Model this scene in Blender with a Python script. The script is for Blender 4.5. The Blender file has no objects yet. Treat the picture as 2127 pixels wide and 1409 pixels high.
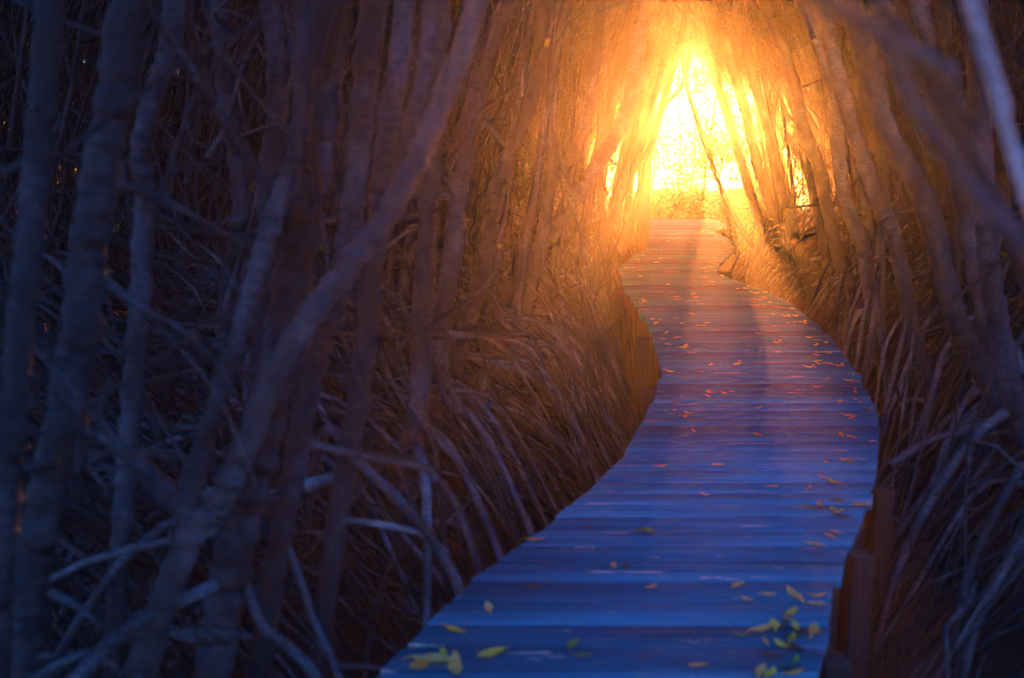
import bpy, math, random
import numpy as np
from mathutils import Vector, Matrix

random.seed(7)
rng = np.random.default_rng(7)
S = bpy.context.scene
COL = S.collection
PI = math.pi

# ------------------------------------------------------------------ camera, world, sun, exposure
W0, H0, F = 2127.0, 1409.0, 2300.0          # photo size in pixels, focal length in pixels
EYE = 1.6                                    # eye height above the deck
PITCH = math.atan(434.5 / F)
cam_d = bpy.data.cameras.new('camera')
cam = bpy.data.objects.new('camera', cam_d)
COL.objects.link(cam)
S.camera = cam
cam.location = (0, 0, EYE)
cam.rotation_euler = (PI / 2 - PITCH, 0, 0)
cam_d.sensor_width = 36.0
cam_d.lens = F / W0 * 36.0
cam_d.clip_start = 0.05
cam_d.clip_end = 3000
cam_d.dof.use_dof = True
cam_d.dof.focus_distance = 11.5
cam_d.dof.aperture_fstop = 1.9
cam_d.dof.aperture_blades = 9

SUN_EL, SUN_AZ = math.radians(0.2), math.atan((1475 - 1063.5) / F)
wd = bpy.data.worlds.new('World')
S.world = wd
wd.use_nodes = True
wn = wd.node_tree
bg = wn.nodes['Background']
sky = wn.nodes.new('ShaderNodeTexSky')
sky.sky_type = 'NISHITA'
sky.sun_disc = False
sky.sun_elevation = SUN_EL
sky.sun_rotation = SUN_AZ
sky.air_density = 1.0
sky.dust_density = 0.0
sky.ozone_density = 4.6
wn.links.new(sky.outputs[0], bg.inputs[0])
bg.inputs[1].default_value = 0.15

sun_d = bpy.data.lights.new('sun', 'SUN')
sun_d.energy = 2.0
sun_d.angle = math.radians(0.6)
sun_d.color = (1.0, 0.29, 0.045)
sun = bpy.data.objects.new('sun', sun_d)
COL.objects.link(sun)
sun_dir = Vector((math.sin(SUN_AZ) * math.cos(SUN_EL), math.cos(SUN_AZ) * math.cos(SUN_EL), math.sin(SUN_EL)))
sun.rotation_euler = sun_dir.to_track_quat('Z', 'Y').to_euler()
sun.location = (20, 100, 30)

HAZE_DENSITY, HAZE_G = 0.0032, 0.885
S.view_settings.view_transform = 'Standard'
S.view_settings.look = 'None'
S.view_settings.gamma = 1.0
S.view_settings.use_curve_mapping = False
S.view_settings.exposure = 4.5
S.render.engine = 'CYCLES'
S.cycles.use_denoising = True
S.cycles.use_adaptive_sampling = False
S.cycles.max_bounces = 6
S.cycles.diffuse_bounces = 3
S.cycles.transmission_bounces = 4
S.cycles.transparent_max_bounces = 8
S.cycles.volume_bounces = 0
S.cycles.sample_clamp_indirect = 6.0

# ------------------------------------------------------------------ geometry of the view
SP, CP = math.sin(PITCH), math.cos(PITCH)
def ray(u, v):
    dx, dz = (u - W0 / 2) / F, (H0 / 2 - v) / F
    return dx, CP + dz * SP, -SP + dz * CP
def P(u, v, d):                               # point d metres ahead in the direction of a place in the photo
    a, b, c = ray(u, v); t = d / b
    return np.array((a * t, d, EYE + c * t))
def G(u, v, z=0.0):                           # the same on a level plane
    a, b, c = ray(u, v); t = (z - EYE) / c
    return np.array((a * t, b * t, z))
def proj(p):
    p = np.asarray(p, float)
    x, y, z = p[..., 0], p[..., 1], p[..., 2] - EYE
    f = np.maximum(y * CP - z * SP, 0.05)
    return W0 / 2 + F * x / f, H0 / 2 - F * (y * SP + z * CP) / f
def in_poly(u, v, poly):
    ins = np.zeros(np.shape(u), bool)
    n = len(poly)
    for i in range(n):
        (x1, y1), (x2, y2) = poly[i], poly[(i + 1) % n]
        c = ((y1 > v) != (y2 > v)) & (u < (x2 - x1) * (v - y1) / ((y2 - y1) or 1e-9) + x1)
        ins ^= c
    return ins
OPENING = [(1348, 500), (1350, 300), (1382, 205), (1412, 110), (1452, 110), (1464, 150), (1482, 220), (1515, 320), (1558, 430), (1580, 520)]
LEFT_PX = [(700, 1480), (800, 1385), (970, 1210), (1040, 1165), (1150, 1080), (1220, 1020), (1290, 950), (1340, 870), (1366, 810),
           (1374, 770), (1360, 715), (1345, 672), (1324, 640), (1302, 607), (1286, 588), (1281, 572), (1281, 560), (1316, 531), (1345, 515), (1350, 491), (1350, 466)]
RIGHT_PX = [(1650, 1500), (1690, 1409), (1722, 1290), (1752, 1150), (1802, 1060), (1826, 960), (1829, 890), (1817, 840), (1782, 775), (1742, 720),
            (1692, 670), (1640, 630), (1592, 605), (1520, 580), (1490, 566), (1494, 550), (1512, 533), (1531, 510), (1508, 491), (1476, 476), (1508, 470), (1508, 464)]
LG = sorted([tuple(G(*p)[:2]) for p in LEFT_PX], key=lambda q: q[1])
RG = sorted([tuple(G(*p)[:2]) for p in RIGHT_PX], key=lambda q: q[1])
def xl(y): return np.interp(y, [q[1] for q in LG], [q[0] for q in LG])
def xr(y): return np.interp(y, [q[1] for q in RG], [q[0] for q in RG])
DECK_END = LG[-1][1]
GROUND = -0.72

def blocked(pts, margin=0.0):
    """True where a polyline would stand in the walkway, in the tunnel above it or across the far opening."""
    pts = np.asarray(pts)
    n = pts.shape[:-1]
    x, y, z = pts[..., 0], pts[..., 1], pts[..., 2]
    yy = np.clip(y, 1.0, DECK_END)
    l, r = xl(yy), xr(yy)
    c = (l + r) / 2
    grow = np.where(z > 0, 0.12, -0.02) + margin
    arch = np.clip((3.1 - z) / 1.7, 0.0, 1.0)
    inside = (x > c + (l - grow - c) * arch) & (x < c + (r + grow - c) * arch) & (z > -0.85) & (z < 3.1) & (y < DECK_END + 1.2)
    u, v = proj(pts)
    op = in_poly(u, v, OPENING) & (y < DECK_END + 0.3)
    ax = sun_dir
    x = x - np.where(y > 11, -0.05, 0.1)
    t = x * ax[0] + y * ax[1] + (z - EYE) * ax[2]
    dx, dy, dz = x - ax[0] * t, y - ax[1] * t, z - EYE - ax[2] * t
    beam = (dx * dx + dy * dy + dz * dz < np.where(y > 11, 0.66, 0.95) ** 2) & (z < 2.6) & (y < DECK_END + 0.3)
    return (inside | op | beam).any(axis=-1)

# ------------------------------------------------------------------ materials
def new_mat(name):
    m = bpy.data.materials.new(name); m.use_nodes = True
    nt = m.node_tree
    return m, nt, nt.nodes, nt.links, nt.nodes['Principled BSDF']
def ramp(n, stops):
    r = n.new('ShaderNodeValToRGB')
    e = r.color_ramp.elements
    while len(e) < len(stops): e.new(0.5)
    for k, (p, c) in zip(e, stops):
        k.position = p; k.color = (*c, 1) if len(c) == 3 else c
    return r
def noise(n, l, vec, scale, detail=6, rough=0.6):
    t = n.new('ShaderNodeTexNoise'); t.inputs['Scale'].default_value = scale
    t.inputs['Detail'].default_value = detail; t.inputs['Roughness'].default_value = rough
    if vec is not None: l.new(vec, t.inputs['Vector'])
    return t
def math_node(n, l, op, a, b):
    m = n.new('ShaderNodeMath'); m.operation = op
    for i, x in enumerate((a, b)):
        if isinstance(x, (int, float)): m.inputs[i].default_value = x
        else: l.new(x, m.inputs[i])
    return m.outputs[0]
def mix(n, l, fac, a, b, mode='MIX'):
    m = n.new('ShaderNodeMix'); m.data_type = 'RGBA'; m.blend_type = mode
    for i, x in ((0, fac), (6, a), (7, b)):
        if isinstance(x, (int, float)): m.inputs[i].default_value = x
        elif isinstance(x, tuple): m.inputs[i].default_value = (*x, 1)
        else: l.new(x, m.inputs[i])
    return m.outputs[2]
def bump(n, l, h, strength, dist, bsdf):
    b = n.new('ShaderNodeBump'); b.inputs['Strength'].default_value = strength; b.inputs['Distance'].default_value = dist
    l.new(h, b.inputs['Height']); l.new(b.outputs[0], bsdf.inputs['Normal'])

def plank_material():
    m, nt, n, l, b = new_mat('weathered_plank')
    geo = n.new('ShaderNodeNewGeometry'); info = n.new('ShaderNodeObjectInfo')
    off = n.new('ShaderNodeVectorMath'); off.operation = 'MULTIPLY_ADD'
    l.new(info.outputs['Random'], off.inputs[0]); off.inputs[1].default_value = (37, 11, 5); l.new(geo.outputs['Position'], off.inputs[2])
    def mapped(s):
        mp = n.new('ShaderNodeMapping'); mp.inputs['Scale'].default_value = s; l.new(off.outputs[0], mp.inputs['Vector']); return mp.outputs[0]
    grain = noise(n, l, mapped((1.2, 55, 20)), 1.0, 8, 0.65)
    broad = noise(n, l, mapped((1.1, 9, 9)), 1.0, 4, 0.6)
    pale = noise(n, l, mapped((2.4, 22, 12)), 1.0, 5, 0.62)
    fine = noise(n, l, off.outputs[0], 60, 4, 0.7)
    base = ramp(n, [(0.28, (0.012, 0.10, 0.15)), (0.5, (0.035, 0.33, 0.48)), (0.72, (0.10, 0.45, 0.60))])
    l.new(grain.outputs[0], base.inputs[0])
    br = ramp(n, [(0.3, (0.55, 0.55, 0.56)), (0.7, (1.15, 1.15, 1.15))]); l.new(broad.outputs[0], br.inputs[0])
    c = mix(n, l, 1.0, base.outputs[0], br.outputs[0], 'MULTIPLY')
    rr = ramp(n, [(0.0, (0.5, 0.52, 0.56)), (0.35, (0.88, 0.88, 0.9)), (1.0, (1.28, 1.25, 1.2))]); l.new(info.outputs['Random'], rr.inputs[0])
    c = mix(n, l, 1.0, c, rr.outputs[0], 'MULTIPLY')
    sp = math_node(n, l, 'ADD', pale.outputs[0], math_node(n, l, 'MULTIPLY', fine.outputs[0], 0.12))
    pm = ramp(n, [(0.70, (0, 0, 0)), (0.73, (1, 1, 1))]); l.new(sp, pm.inputs[0])
    c = mix(n, l, pm.outputs[0], c, (0.70, 0.58, 0.50))
    l.new(c, b.inputs['Base Color'])
    rg = ramp(n, [(0.3, (0.7,) * 3), (0.7, (0.9,) * 3)]); l.new(broad.outputs[0], rg.inputs[0])
    l.new(rg.outputs[0], b.inputs['Roughness'])
    b.inputs['Specular IOR Level'].default_value = 0.12
    bump(n, l, math_node(n, l, 'ADD', grain.outputs[0], math_node(n, l, 'MULTIPLY', fine.outputs[0], 0.25)), 0.55, 0.006, b)
    return m

def timber_material(name, dark, light):
    m, nt, n, l, b = new_mat(name)
    geo = n.new('ShaderNodeNewGeometry'); info = n.new('ShaderNodeObjectInfo')
    off = n.new('ShaderNodeVectorMath'); off.operation = 'MULTIPLY_ADD'
    l.new(info.outputs['Random'], off.inputs[0]); off.inputs[1].default_value = (17, 23, 9); l.new(geo.outputs['Position'], off.inputs[2])
    mp = n.new('ShaderNodeMapping'); mp.inputs['Scale'].default_value = (45, 45, 2.2); l.new(off.outputs[0], mp.inputs['Vector'])
    g = noise(n, l, mp.outputs[0], 1.0, 6, 0.65)
    r = ramp(n, [(0.3, dark), (0.72, light)]); l.new(g.outputs[0], r.inputs[0])
    rr = ramp(n, [(0.0, (0.6, 0.6, 0.6)), (1.0, (1.3, 1.3, 1.3))]); l.new(info.outputs['Random'], rr.inputs[0])
    l.new(mix(n, l, 1.0, r.outputs[0], rr.outputs[0], 'MULTIPLY'), b.inputs['Base Color'])
    b.inputs['Roughness'].default_value = 0.8
    bump(n, l, g.outputs[0], 0.5, 0.006, b)
    return m

def bark_material(name, lo, mid, hi, island=False, scale=1.0):
    m, nt, n, l, b = new_mat(name)
    geo = n.new('ShaderNodeNewGeometry'); info = n.new('ShaderNodeObjectInfo')
    mp = n.new('ShaderNodeMapping'); mp.inputs['Scale'].default_value = (1, 1, 0.55); l.new(geo.outputs['Position'], mp.inputs['Vector'])
    big = noise(n, l, mp.outputs[0], 5 * scale, 5, 0.6)
    mp2 = n.new('ShaderNodeMapping'); mp2.inputs['Scale'].default_value = (1, 1, 2.6); l.new(geo.outputs['Position'], mp2.inputs['Vector'])
    ring = noise(n, l, mp2.outputs[0], 34 * scale, 5, 0.7)
    r = ramp(n, [(0.36, lo), (0.51, mid), (0.64, hi)])
    l.new(math_node(n, l, 'ADD', math_node(n, l, 'MULTIPLY', big.outputs[0], 0.62), math_node(n, l, 'MULTIPLY', ring.outputs[0], 0.38)), r.inputs[0])
    rr = ramp(n, [(0.0, (0.55, 0.56, 0.58)), (0.6, (1.0, 1.0, 1.0)), (1.0, (1.5, 1.46, 1.4))])
    l.new(geo.outputs['Random Per Island'] if island else info.outputs['Random'], rr.inputs[0])
    l.new(mix(n, l, 1.0, r.outputs[0], rr.outputs[0], 'MULTIPLY'), b.inputs['Base Color'])
    b.inputs['Roughness'].default_value = 0.72
    b.inputs['Specular IOR Level'].default_value = 0.35
    bump(n, l, ring.outputs[0], 0.6, 0.012, b)
    return m

def leaf_material(name, c1, c2, trans=0.35, rough=0.45, island=False):
    m, nt, n, l, b = new_mat(name)
    geo = n.new('ShaderNodeNewGeometry'); info = n.new('ShaderNodeObjectInfo')
    t = noise(n, l, geo.outputs['Position'], 45, 4, 0.6)
    k = math_node(n, l, 'ADD', math_node(n, l, 'MULTIPLY', t.outputs[0], 0.5),
                  math_node(n, l, 'MULTIPLY', geo.outputs['Random Per Island'] if island else info.outputs['Random'], 0.5))
    r = ramp(n, [(0.2, c1), (0.8, c2)]); l.new(k, r.inputs[0])
    l.new(r.outputs[0], b.inputs['Base Color']); b.inputs['Roughness'].default_value = rough
    if trans:
        tr = n.new('ShaderNodeBsdfTranslucent'); l.new(r.outputs[0], tr.inputs['Color'])
        ms = n.new('ShaderNodeMixShader'); ms.inputs[0].default_value = trans
        l.new(b.outputs[0], ms.inputs[1]); l.new(tr.outputs[0], ms.inputs[2])
        l.new(ms.outputs[0], n['Material Output'].inputs['Surface'])
    return m

def mud_material():
    m, nt, n, l, b = new_mat('dark_mud')
    geo = n.new('ShaderNodeNewGeometry')
    a = noise(n, l, geo.outputs['Position'], 1.7, 6, 0.6); f = noise(n, l, geo.outputs['Position'], 26, 6, 0.7)
    r = ramp(n, [(0.3, (0.018, 0.016, 0.014)), (0.7, (0.07, 0.06, 0.05))])
    l.new(math_node(n, l, 'ADD', math_node(n, l, 'MULTIPLY', a.outputs[0], 0.5), math_node(n, l, 'MULTIPLY', f.outputs[0], 0.5)), r.inputs[0])
    l.new(r.outputs[0], b.inputs['Base Color']); b.inputs['Roughness'].default_value = 0.7
    bump(n, l, f.outputs[0], 0.8, 0.03, b)
    return m

M_PLANK = plank_material()
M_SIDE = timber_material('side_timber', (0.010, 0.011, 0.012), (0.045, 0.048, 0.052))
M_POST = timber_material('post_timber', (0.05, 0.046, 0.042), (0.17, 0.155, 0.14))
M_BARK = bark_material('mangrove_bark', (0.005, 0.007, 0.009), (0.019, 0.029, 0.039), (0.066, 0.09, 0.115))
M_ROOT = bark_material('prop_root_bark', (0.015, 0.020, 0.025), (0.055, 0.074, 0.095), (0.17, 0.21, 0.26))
M_STICK = bark_material('stick_bark', (0.005, 0.006, 0.007), (0.018, 0.023, 0.029), (0.085, 0.105, 0.13), island=True)
M_HIGHLIT = bark_material('highlit_bark', (0.028, 0.032, 0.037), (0.085, 0.096, 0.112), (0.19, 0.20, 0.22))  # paler bark, painting in the highlight on the slanting trunk
M_LIT_LIMB = bark_material('lit_limb_bark', (0.20, 0.19, 0.19), (0.48, 0.46, 0.46), (0.66, 0.63, 0.62))  # pale colour stands in for warm light falling on the near limb
M_FOLIAGE = leaf_material('mangrove_leaf', (0.10, 0.13, 0.015), (0.22, 0.24, 0.03), 0.5, 0.4, island=True)
M_LEAF = {
    'yellow': leaf_material('yellow_leaf', (0.66, 0.78, 0.04), (0.80, 0.90, 0.10), 0.1),
    'tan': leaf_material('tan_leaf', (0.95, 0.36, 0.08), (0.98, 0.50, 0.16), 0.05),
    'ochre': leaf_material('ochre_leaf', (0.92, 0.46, 0.04), (0.96, 0.58, 0.10), 0.05),
    'green': leaf_material('green_leaf', (0.10, 0.20, 0.03), (0.30, 0.42, 0.06), 0.15),
    'brown': leaf_material('brown_leaf', (0.05, 0.03, 0.02), (0.13, 0.075, 0.04), 0.0),
}
M_MUD = mud_material()

def reseed(word):
    global rng
    k = sum((i + 1) * ord(ch) for i, ch in enumerate(word))
    rng = np.random.default_rng(k); random.seed(k)

# ------------------------------------------------------------------ object helpers
def tag(o, label=None, cat=None, group=None, kind=None):
    for k, v in (('label', label), ('category', cat), ('group', group), ('kind', kind)):
        if v: o[k] = v
    return o
def link(name, me, mat=None, parent=None, world=None):
    o = bpy.data.objects.new(name, me); COL.objects.link(o)
    if mat and me is not None and not me.materials: me.materials.append(mat)
    if parent is not None: o.parent = parent
    if world is not None: o.location = world
    return o
def empty(name, loc):
    o = bpy.data.objects.new(name, None); COL.objects.link(o); o.location = loc; o.empty_display_size = 0.1
    return o
def mesh_np(name, verts, faces, smooth=True):
    me = bpy.data.meshes.new(name)
    verts = np.asarray(verts, np.float32).reshape(-1, 3); faces = np.asarray(faces, np.int32)
    k = faces.shape[1]
    me.vertices.add(len(verts)); me.vertices.foreach_set('co', verts.ravel())
    me.loops.add(faces.size); me.loops.foreach_set('vertex_index', faces.ravel())
    me.polygons.add(len(faces)); me.polygons.foreach_set('loop_start', np.arange(0, faces.size, k, dtype=np.int32))
    if smooth: me.polygons.foreach_set('use_smooth', np.ones(len(faces), bool))
    me.update(calc_edges=True); me.validate()
    return me
def catmull(pts, n):
    pts = np.asarray(pts, float)
    if len(pts) == 2: return pts[0] + (pts[1] - pts[0]) * np.linspace(0, 1, n)[:, None]
    q = np.vstack([2 * pts[0] - pts[1], pts, 2 * pts[-1] - pts[-2]])
    t = np.linspace(0, len(pts) - 1 - 1e-6, n); i = t.astype(int); f = (t - i)[:, None]
    a, b, c, d = q[i], q[i + 1], q[i + 2], q[i + 3]
    return 0.5 * (2 * b + (c - a) * f + (2 * a - 5 * b + 4 * c - d) * f ** 2 + (3 * b - a - 3 * c + d) * f ** 3)
def tube(pts, rad, sides=8, lump=0.0, cap=True):
    """A tube along pts; returns verts and quads (ends closed by a tiny ring)."""
    pts = np.asarray(pts, float); n = len(pts)
    rad = np.broadcast_to(np.asarray(rad, float), (n,)).copy()
    tan = np.gradient(pts, axis=0); tan /= np.linalg.norm(tan, axis=1)[:, None] + 1e-9
    ref = np.array((0.31, 0.95, 0.05)) if abs(tan[0][1]) < 0.8 else np.array((1.0, 0.1, 0.2))
    A = []
    a = np.cross(tan[0], ref); a /= np.linalg.norm(a)
    for t in tan:
        a = a - t * a.dot(t); a /= np.linalg.norm(a) + 1e-9; A.append(a)
    A = np.array(A); B = np.cross(tan, A)
    if cap:
        pts = np.vstack([pts[:1], pts, pts[-1:]]); rad = np.concatenate([[rad[0] * 0.05], rad, [rad[-1] * 0.05]])
        A = np.vstack([A[:1], A, A[-1:]]); B = np.vstack([B[:1], B, B[-1:]]); n += 2
    ang = np.linspace(0, 2 * PI, sides, endpoint=False)
    R = rad[:, None] * (1 + lump * rng.standard_normal((n, sides)))
    V = pts[:, None] + R[..., None] * (np.cos(ang)[None, :, None] * A[:, None] + np.sin(ang)[None, :, None] * B[:, None])
    i = np.arange(n - 1)[:, None] * sides; j = np.arange(sides)[None]; k = (j + 1) % sides
    Q = np.stack([i + j, i + k, i + sides + k, i + sides + j], -1).reshape(-1, 4)
    return V.reshape(-1, 3), Q
def many_tubes(P4, rad, sides=4):
    """N thin sticks at once: P4 is N x K x 3, rad N x K."""
    N, K, _ = P4.shape
    d = P4[:, -1] - P4[:, 0]; d /= np.linalg.norm(d, axis=1)[:, None] + 1e-9
    ref = np.where(np.abs(d[:, 2:3]) > 0.8, np.array([[1.0, 0.2, 0]]), np.array([[0.1, 0.2, 1.0]]))
    a = np.cross(d, ref); a /= np.linalg.norm(a, axis=1)[:, None]; b = np.cross(d, a)
    ang = np.linspace(0, 2 * PI, sides, endpoint=False)
    ring = np.cos(ang)[None, :, None] * a[:, None] + np.sin(ang)[None, :, None] * b[:, None]
    V = P4[:, :, None] + rad[:, :, None, None] * ring[:, None]
    base = (np.arange(N) * K * sides)[:, None, None]; i = (np.arange(K - 1) * sides)[None, :, None]
    j = np.arange(sides)[None, None]; k = (j + 1) % sides
    Q = np.stack([base + i + j, base + i + k, base + i + sides + k, base + i + sides + j], -1).reshape(-1, 4)
    return V.reshape(-1, 3), Q

# ------------------------------------------------------------------ ground
reseed('mud')
gx, gy = np.meshgrid(np.concatenate([[-44, -36], np.linspace(-25, 30, 90), [38, 46]]),
                     np.concatenate([[-14, -9], np.linspace(-4, 42, 90), [46.5, 49.5]]))
gz = GROUND + 0.05 * np.sin(gx * 2.1 + np.cos(gy * 1.3) * 2) * np.cos(gy * 1.7) + 0.02 * rng.standard_normal(gx.shape)
nx = gx.shape[1]; ny = gx.shape[0]
ii = (np.arange(ny - 1)[:, None] * nx + np.arange(nx - 1)[None]).ravel()
tag(link('mud_ground', mesh_np('mud_ground', np.stack([gx, gy, gz], -1), np.stack([ii, ii + 1, ii + nx + 1, ii + nx], -1)), M_MUD),
    'dark mud under the mangrove roots', kind='structure')

# ------------------------------------------------------------------ boardwalk
deck = empty('boardwalk', (0, 0, 0))
tag(deck, 'narrow winding boardwalk of weathered crosswise planks with dark boarded sides', kind='structure')
def box_pts(x0a, x1a, x0b, x1b, y0, y1, z0, z1, ch=0.004):
    """A plank: near edge from x0a to x1a at y0, far edge from x0b to x1b at y1, chamfered top."""
    return [(x0a, y0, z0), (x1a, y0, z0), (x1b, y1, z0), (x0b, y1, z0),
            (x0a, y0, z1 - ch), (x1a, y0, z1 - ch), (x1b, y1, z1 - ch), (x0b, y1, z1 - ch),
            (x0a + ch, y0 + ch, z1), (x1a - ch, y0 + ch, z1), (x1b - ch, y1 - ch, z1), (x0b + ch, y1 - ch, z1)]
BOXF = [(3, 2, 1, 0), (0, 1, 5, 4), (1, 2, 6, 5), (2, 3, 7, 6), (3, 0, 4, 7), (4, 5, 9, 8), (5, 6, 10, 9), (6, 7, 11, 10), (7, 4, 8, 11), (8, 9, 10, 11)]
reseed('planks')
y = 1.6
while y < DECK_END - 0.02:
    w = random.uniform(0.135, 0.165) if y < 16 else random.uniform(0.13, 0.15)
    gap = random.choice((0.012, 0.015, 0.018, 0.022)) if random.random() < 0.85 else 0.030
    y1 = min(y + w, DECK_END)
    ea, eb = random.uniform(-0.012, 0.012), random.uniform(-0.012, 0.012)
    x0a, x0b, x1a, x1b = xl(y) + ea, xl(y1) + ea, xr(y) + eb, xr(y1) + eb
    cx, cy = (x0a + x1a) / 2, (y + y1) / 2
    dz, tilt, roll = random.uniform(-0.0015, 0.0015), random.uniform(-0.002, 0.002), random.uniform(-0.00015, 0.00015)
    v = np.array(box_pts(x0a, x1a, x0b, x1b, y, y1, -0.036, 0.0)) - (cx, cy, 0)
    v[:, 2] += tilt * v[:, 0] + roll * v[:, 1] / 0.075
    skew = random.uniform(-0.004, 0.004); v[:, 1] += skew * v[:, 0]
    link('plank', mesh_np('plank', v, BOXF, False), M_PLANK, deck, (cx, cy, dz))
    y = y1 + gap
# joists below
for off in (0.22, 0.5, 0.78):
    ys = np.arange(1.7, DECK_END, 0.5)
    pts = np.stack([xl(ys) * (1 - off) + xr(ys) * off, ys, np.full_like(ys, -0.11)], -1)
    V, Q = tube(pts, 0.05, 4)
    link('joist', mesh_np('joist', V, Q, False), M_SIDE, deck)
# boarded sides
def side_boards(fx, v_from, v_to, out):
    ya, yb = G(1000, v_from)[1], G(1000, v_to)[1]
    y = ya
    while y < yb:
        x0 = fx(y)
        dx = (fx(y + 0.06) - fx(y - 0.06)) / 0.12
        step = 0.125 / math.sqrt(1 + dx * dx)
        t = Vector((fx(y + step) - x0, step, 0)); w = t.length - random.uniform(0.004, 0.012); t.normalize()
        nrm = Vector((-t.y, t.x, 0)) if out < 0 else Vector((t.y, -t.x, 0))
        o0 = Vector((x0, y, 0)) - nrm * random.uniform(0.030, 0.042)
        zt, zb = -0.041, GROUND - 0.06 + random.uniform(-0.05, 0.02)
        v = []
        for a, bq in ((0, 0), (w, 0), (w, 1), (0, 1)):
            p = o0 + t * a - nrm * 0.022 * bq
            v.append((p.x, p.y, zb)); v.append((p.x, p.y, zt))
        v = np.array(v); c = v.mean(0); c[2] = zt
        f = [(0, 2, 3, 1), (2, 4, 5, 3), (4, 6, 7, 5), (6, 0, 1, 7), (1, 3, 5, 7), (0, 6, 4, 2)]
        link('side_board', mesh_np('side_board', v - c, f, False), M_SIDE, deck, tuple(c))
        y += step
side_boards(xl, 830, 574, -1)
side_boards(xr, 1480, 965, 1)
side_boards(xr, 590, 546, 1)
side_boards(xl, 512, 468, -1)
def square_post(name, x, y, z0, z1, s, mat, parent=None, rz=0.0):
    ch = s * 0.12; prof = [(-s + ch, -s), (s - ch, -s), (s, -s + ch), (s, s - ch), (s - ch, s), (-s + ch, s), (-s, s - ch), (-s, -s + ch)]
    zs = [z0, z1 - ch, z1]; V = []
    for k, z in enumerate(zs):
        sc = 0.9 if k == 2 else 1.0
        V += [(px * sc, py * sc, z - z0) for px, py in prof]
    F4 = [(i + r * 8, (i + 1) % 8 + r * 8, (i + 1) % 8 + r * 8 + 8, i + r * 8 + 8) for r in range(2) for i in range(8)]
    me = bpy.data.meshes.new(name); me.from_pydata(V, [], F4 + [tuple(range(16, 24))]); me.update()
    o = link(name, me, mat, parent, (x, y, z0)); o.rotation_euler.z = rz
    return o
for v in (1330, 1120, 985):
    p = G(1000, v); square_post('support_post', xr(p[1]) + 0.035, p[1], GROUND - 0.1, -0.06, 0.045, M_SIDE, deck, 0.1)
for v in (790, 690, 600):
    p = G(1000, v); square_post('support_post', xl(p[1]) - 0.06, p[1], GROUND - 0.1, -0.045, 0.05, M_SIDE, deck, -0.1)
for v in (560,):
    p = G(1000, v); square_post('support_post', xr(p[1]) + 0.09, p[1], GROUND - 0.1, -0.02, 0.06, M_SIDE, deck, 0.2)
# the cross walk at the far end
c = G(1430, 467)
far = empty('cross_walk', (c[0], DECK_END + 0.02, 0))
tag(far, 'bright wider deck crossing the far end of the boardwalk', kind='structure')
yy = DECK_END + 0.012
for k in range(7):
    v = np.array(box_pts(-0.75, 0.66, -0.75, 0.66, 0, 0.14, -0.036, 0.0)) + (0, yy - far.location.y, random.uniform(0.0, 0.004))
    link('plank', mesh_np('plank', v, BOXF, False), M_PLANK, far)
    yy += 0.148
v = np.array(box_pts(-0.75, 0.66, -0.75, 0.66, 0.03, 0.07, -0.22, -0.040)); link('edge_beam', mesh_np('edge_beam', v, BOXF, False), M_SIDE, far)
# tall square post beside the far end
pp = G(1335, 491)
tp = square_post('wooden_post', pp[0], pp[1], GROUND - 0.1, 2.35, 0.093, M_POST, rz=0.05)
tag(tp, 'tall square wooden post standing at the left edge of the boardwalk before the bright opening', 'post')

# ------------------------------------------------------------------ trees
def leaf_cloud(centers, size):
    N = len(centers)
    d = rng.standard_normal((N, 3)); d[:, 2] = d[:, 2] * 0.6 + 0.2; d /= np.linalg.norm(d, axis=1)[:, None]
    s = np.cross(d, rng.standard_normal((N, 3))); s /= np.linalg.norm(s, axis=1)[:, None]
    nrm = np.cross(d, s)
    L = (size * rng.uniform(0.7, 1.25, N))[:, None]; w = L * 0.24
    a = centers; b = a + d * L * 0.5 + s * w - nrm * w * 0.3; c = a + d * L; e = a + d * L * 0.5 - s * w - nrm * w * 0.3; m = a + d * L * 0.5
    V = np.stack([a, b, c, e, m], 1).reshape(-1, 3)
    i = np.arange(N)[:, None] * 5
    Q = np.concatenate([i + np.array([[0, 1, 2, 4]]), i + np.array([[0, 4, 2, 3]])])
    return V, Q
def node_radius(n, length, r0, r1, amp=0.16, every=0.22):
    s = np.linspace(0, 1, n); r = r0 + (r1 - r0) * s
    ph = rng.uniform(0, 1)
    x = (s * length / every + ph + 0.25 * np.sin(s * 17 + ph * 9)) % 1.0
    return r * (1 + amp * np.exp(-((x - 0.5) / 0.10) ** 2) + 0.05 * rng.standard_normal(n))
def part(root, name, pts, rad, mat, sides=8, lump=0.03, label=None):
    V, Q = tube(pts, rad, sides, lump)
    V = V - np.array(root.location)
    o = link(name, mesh_np(name, V, Q), mat, root)
    if label: o['label'] = label
    return o
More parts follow.
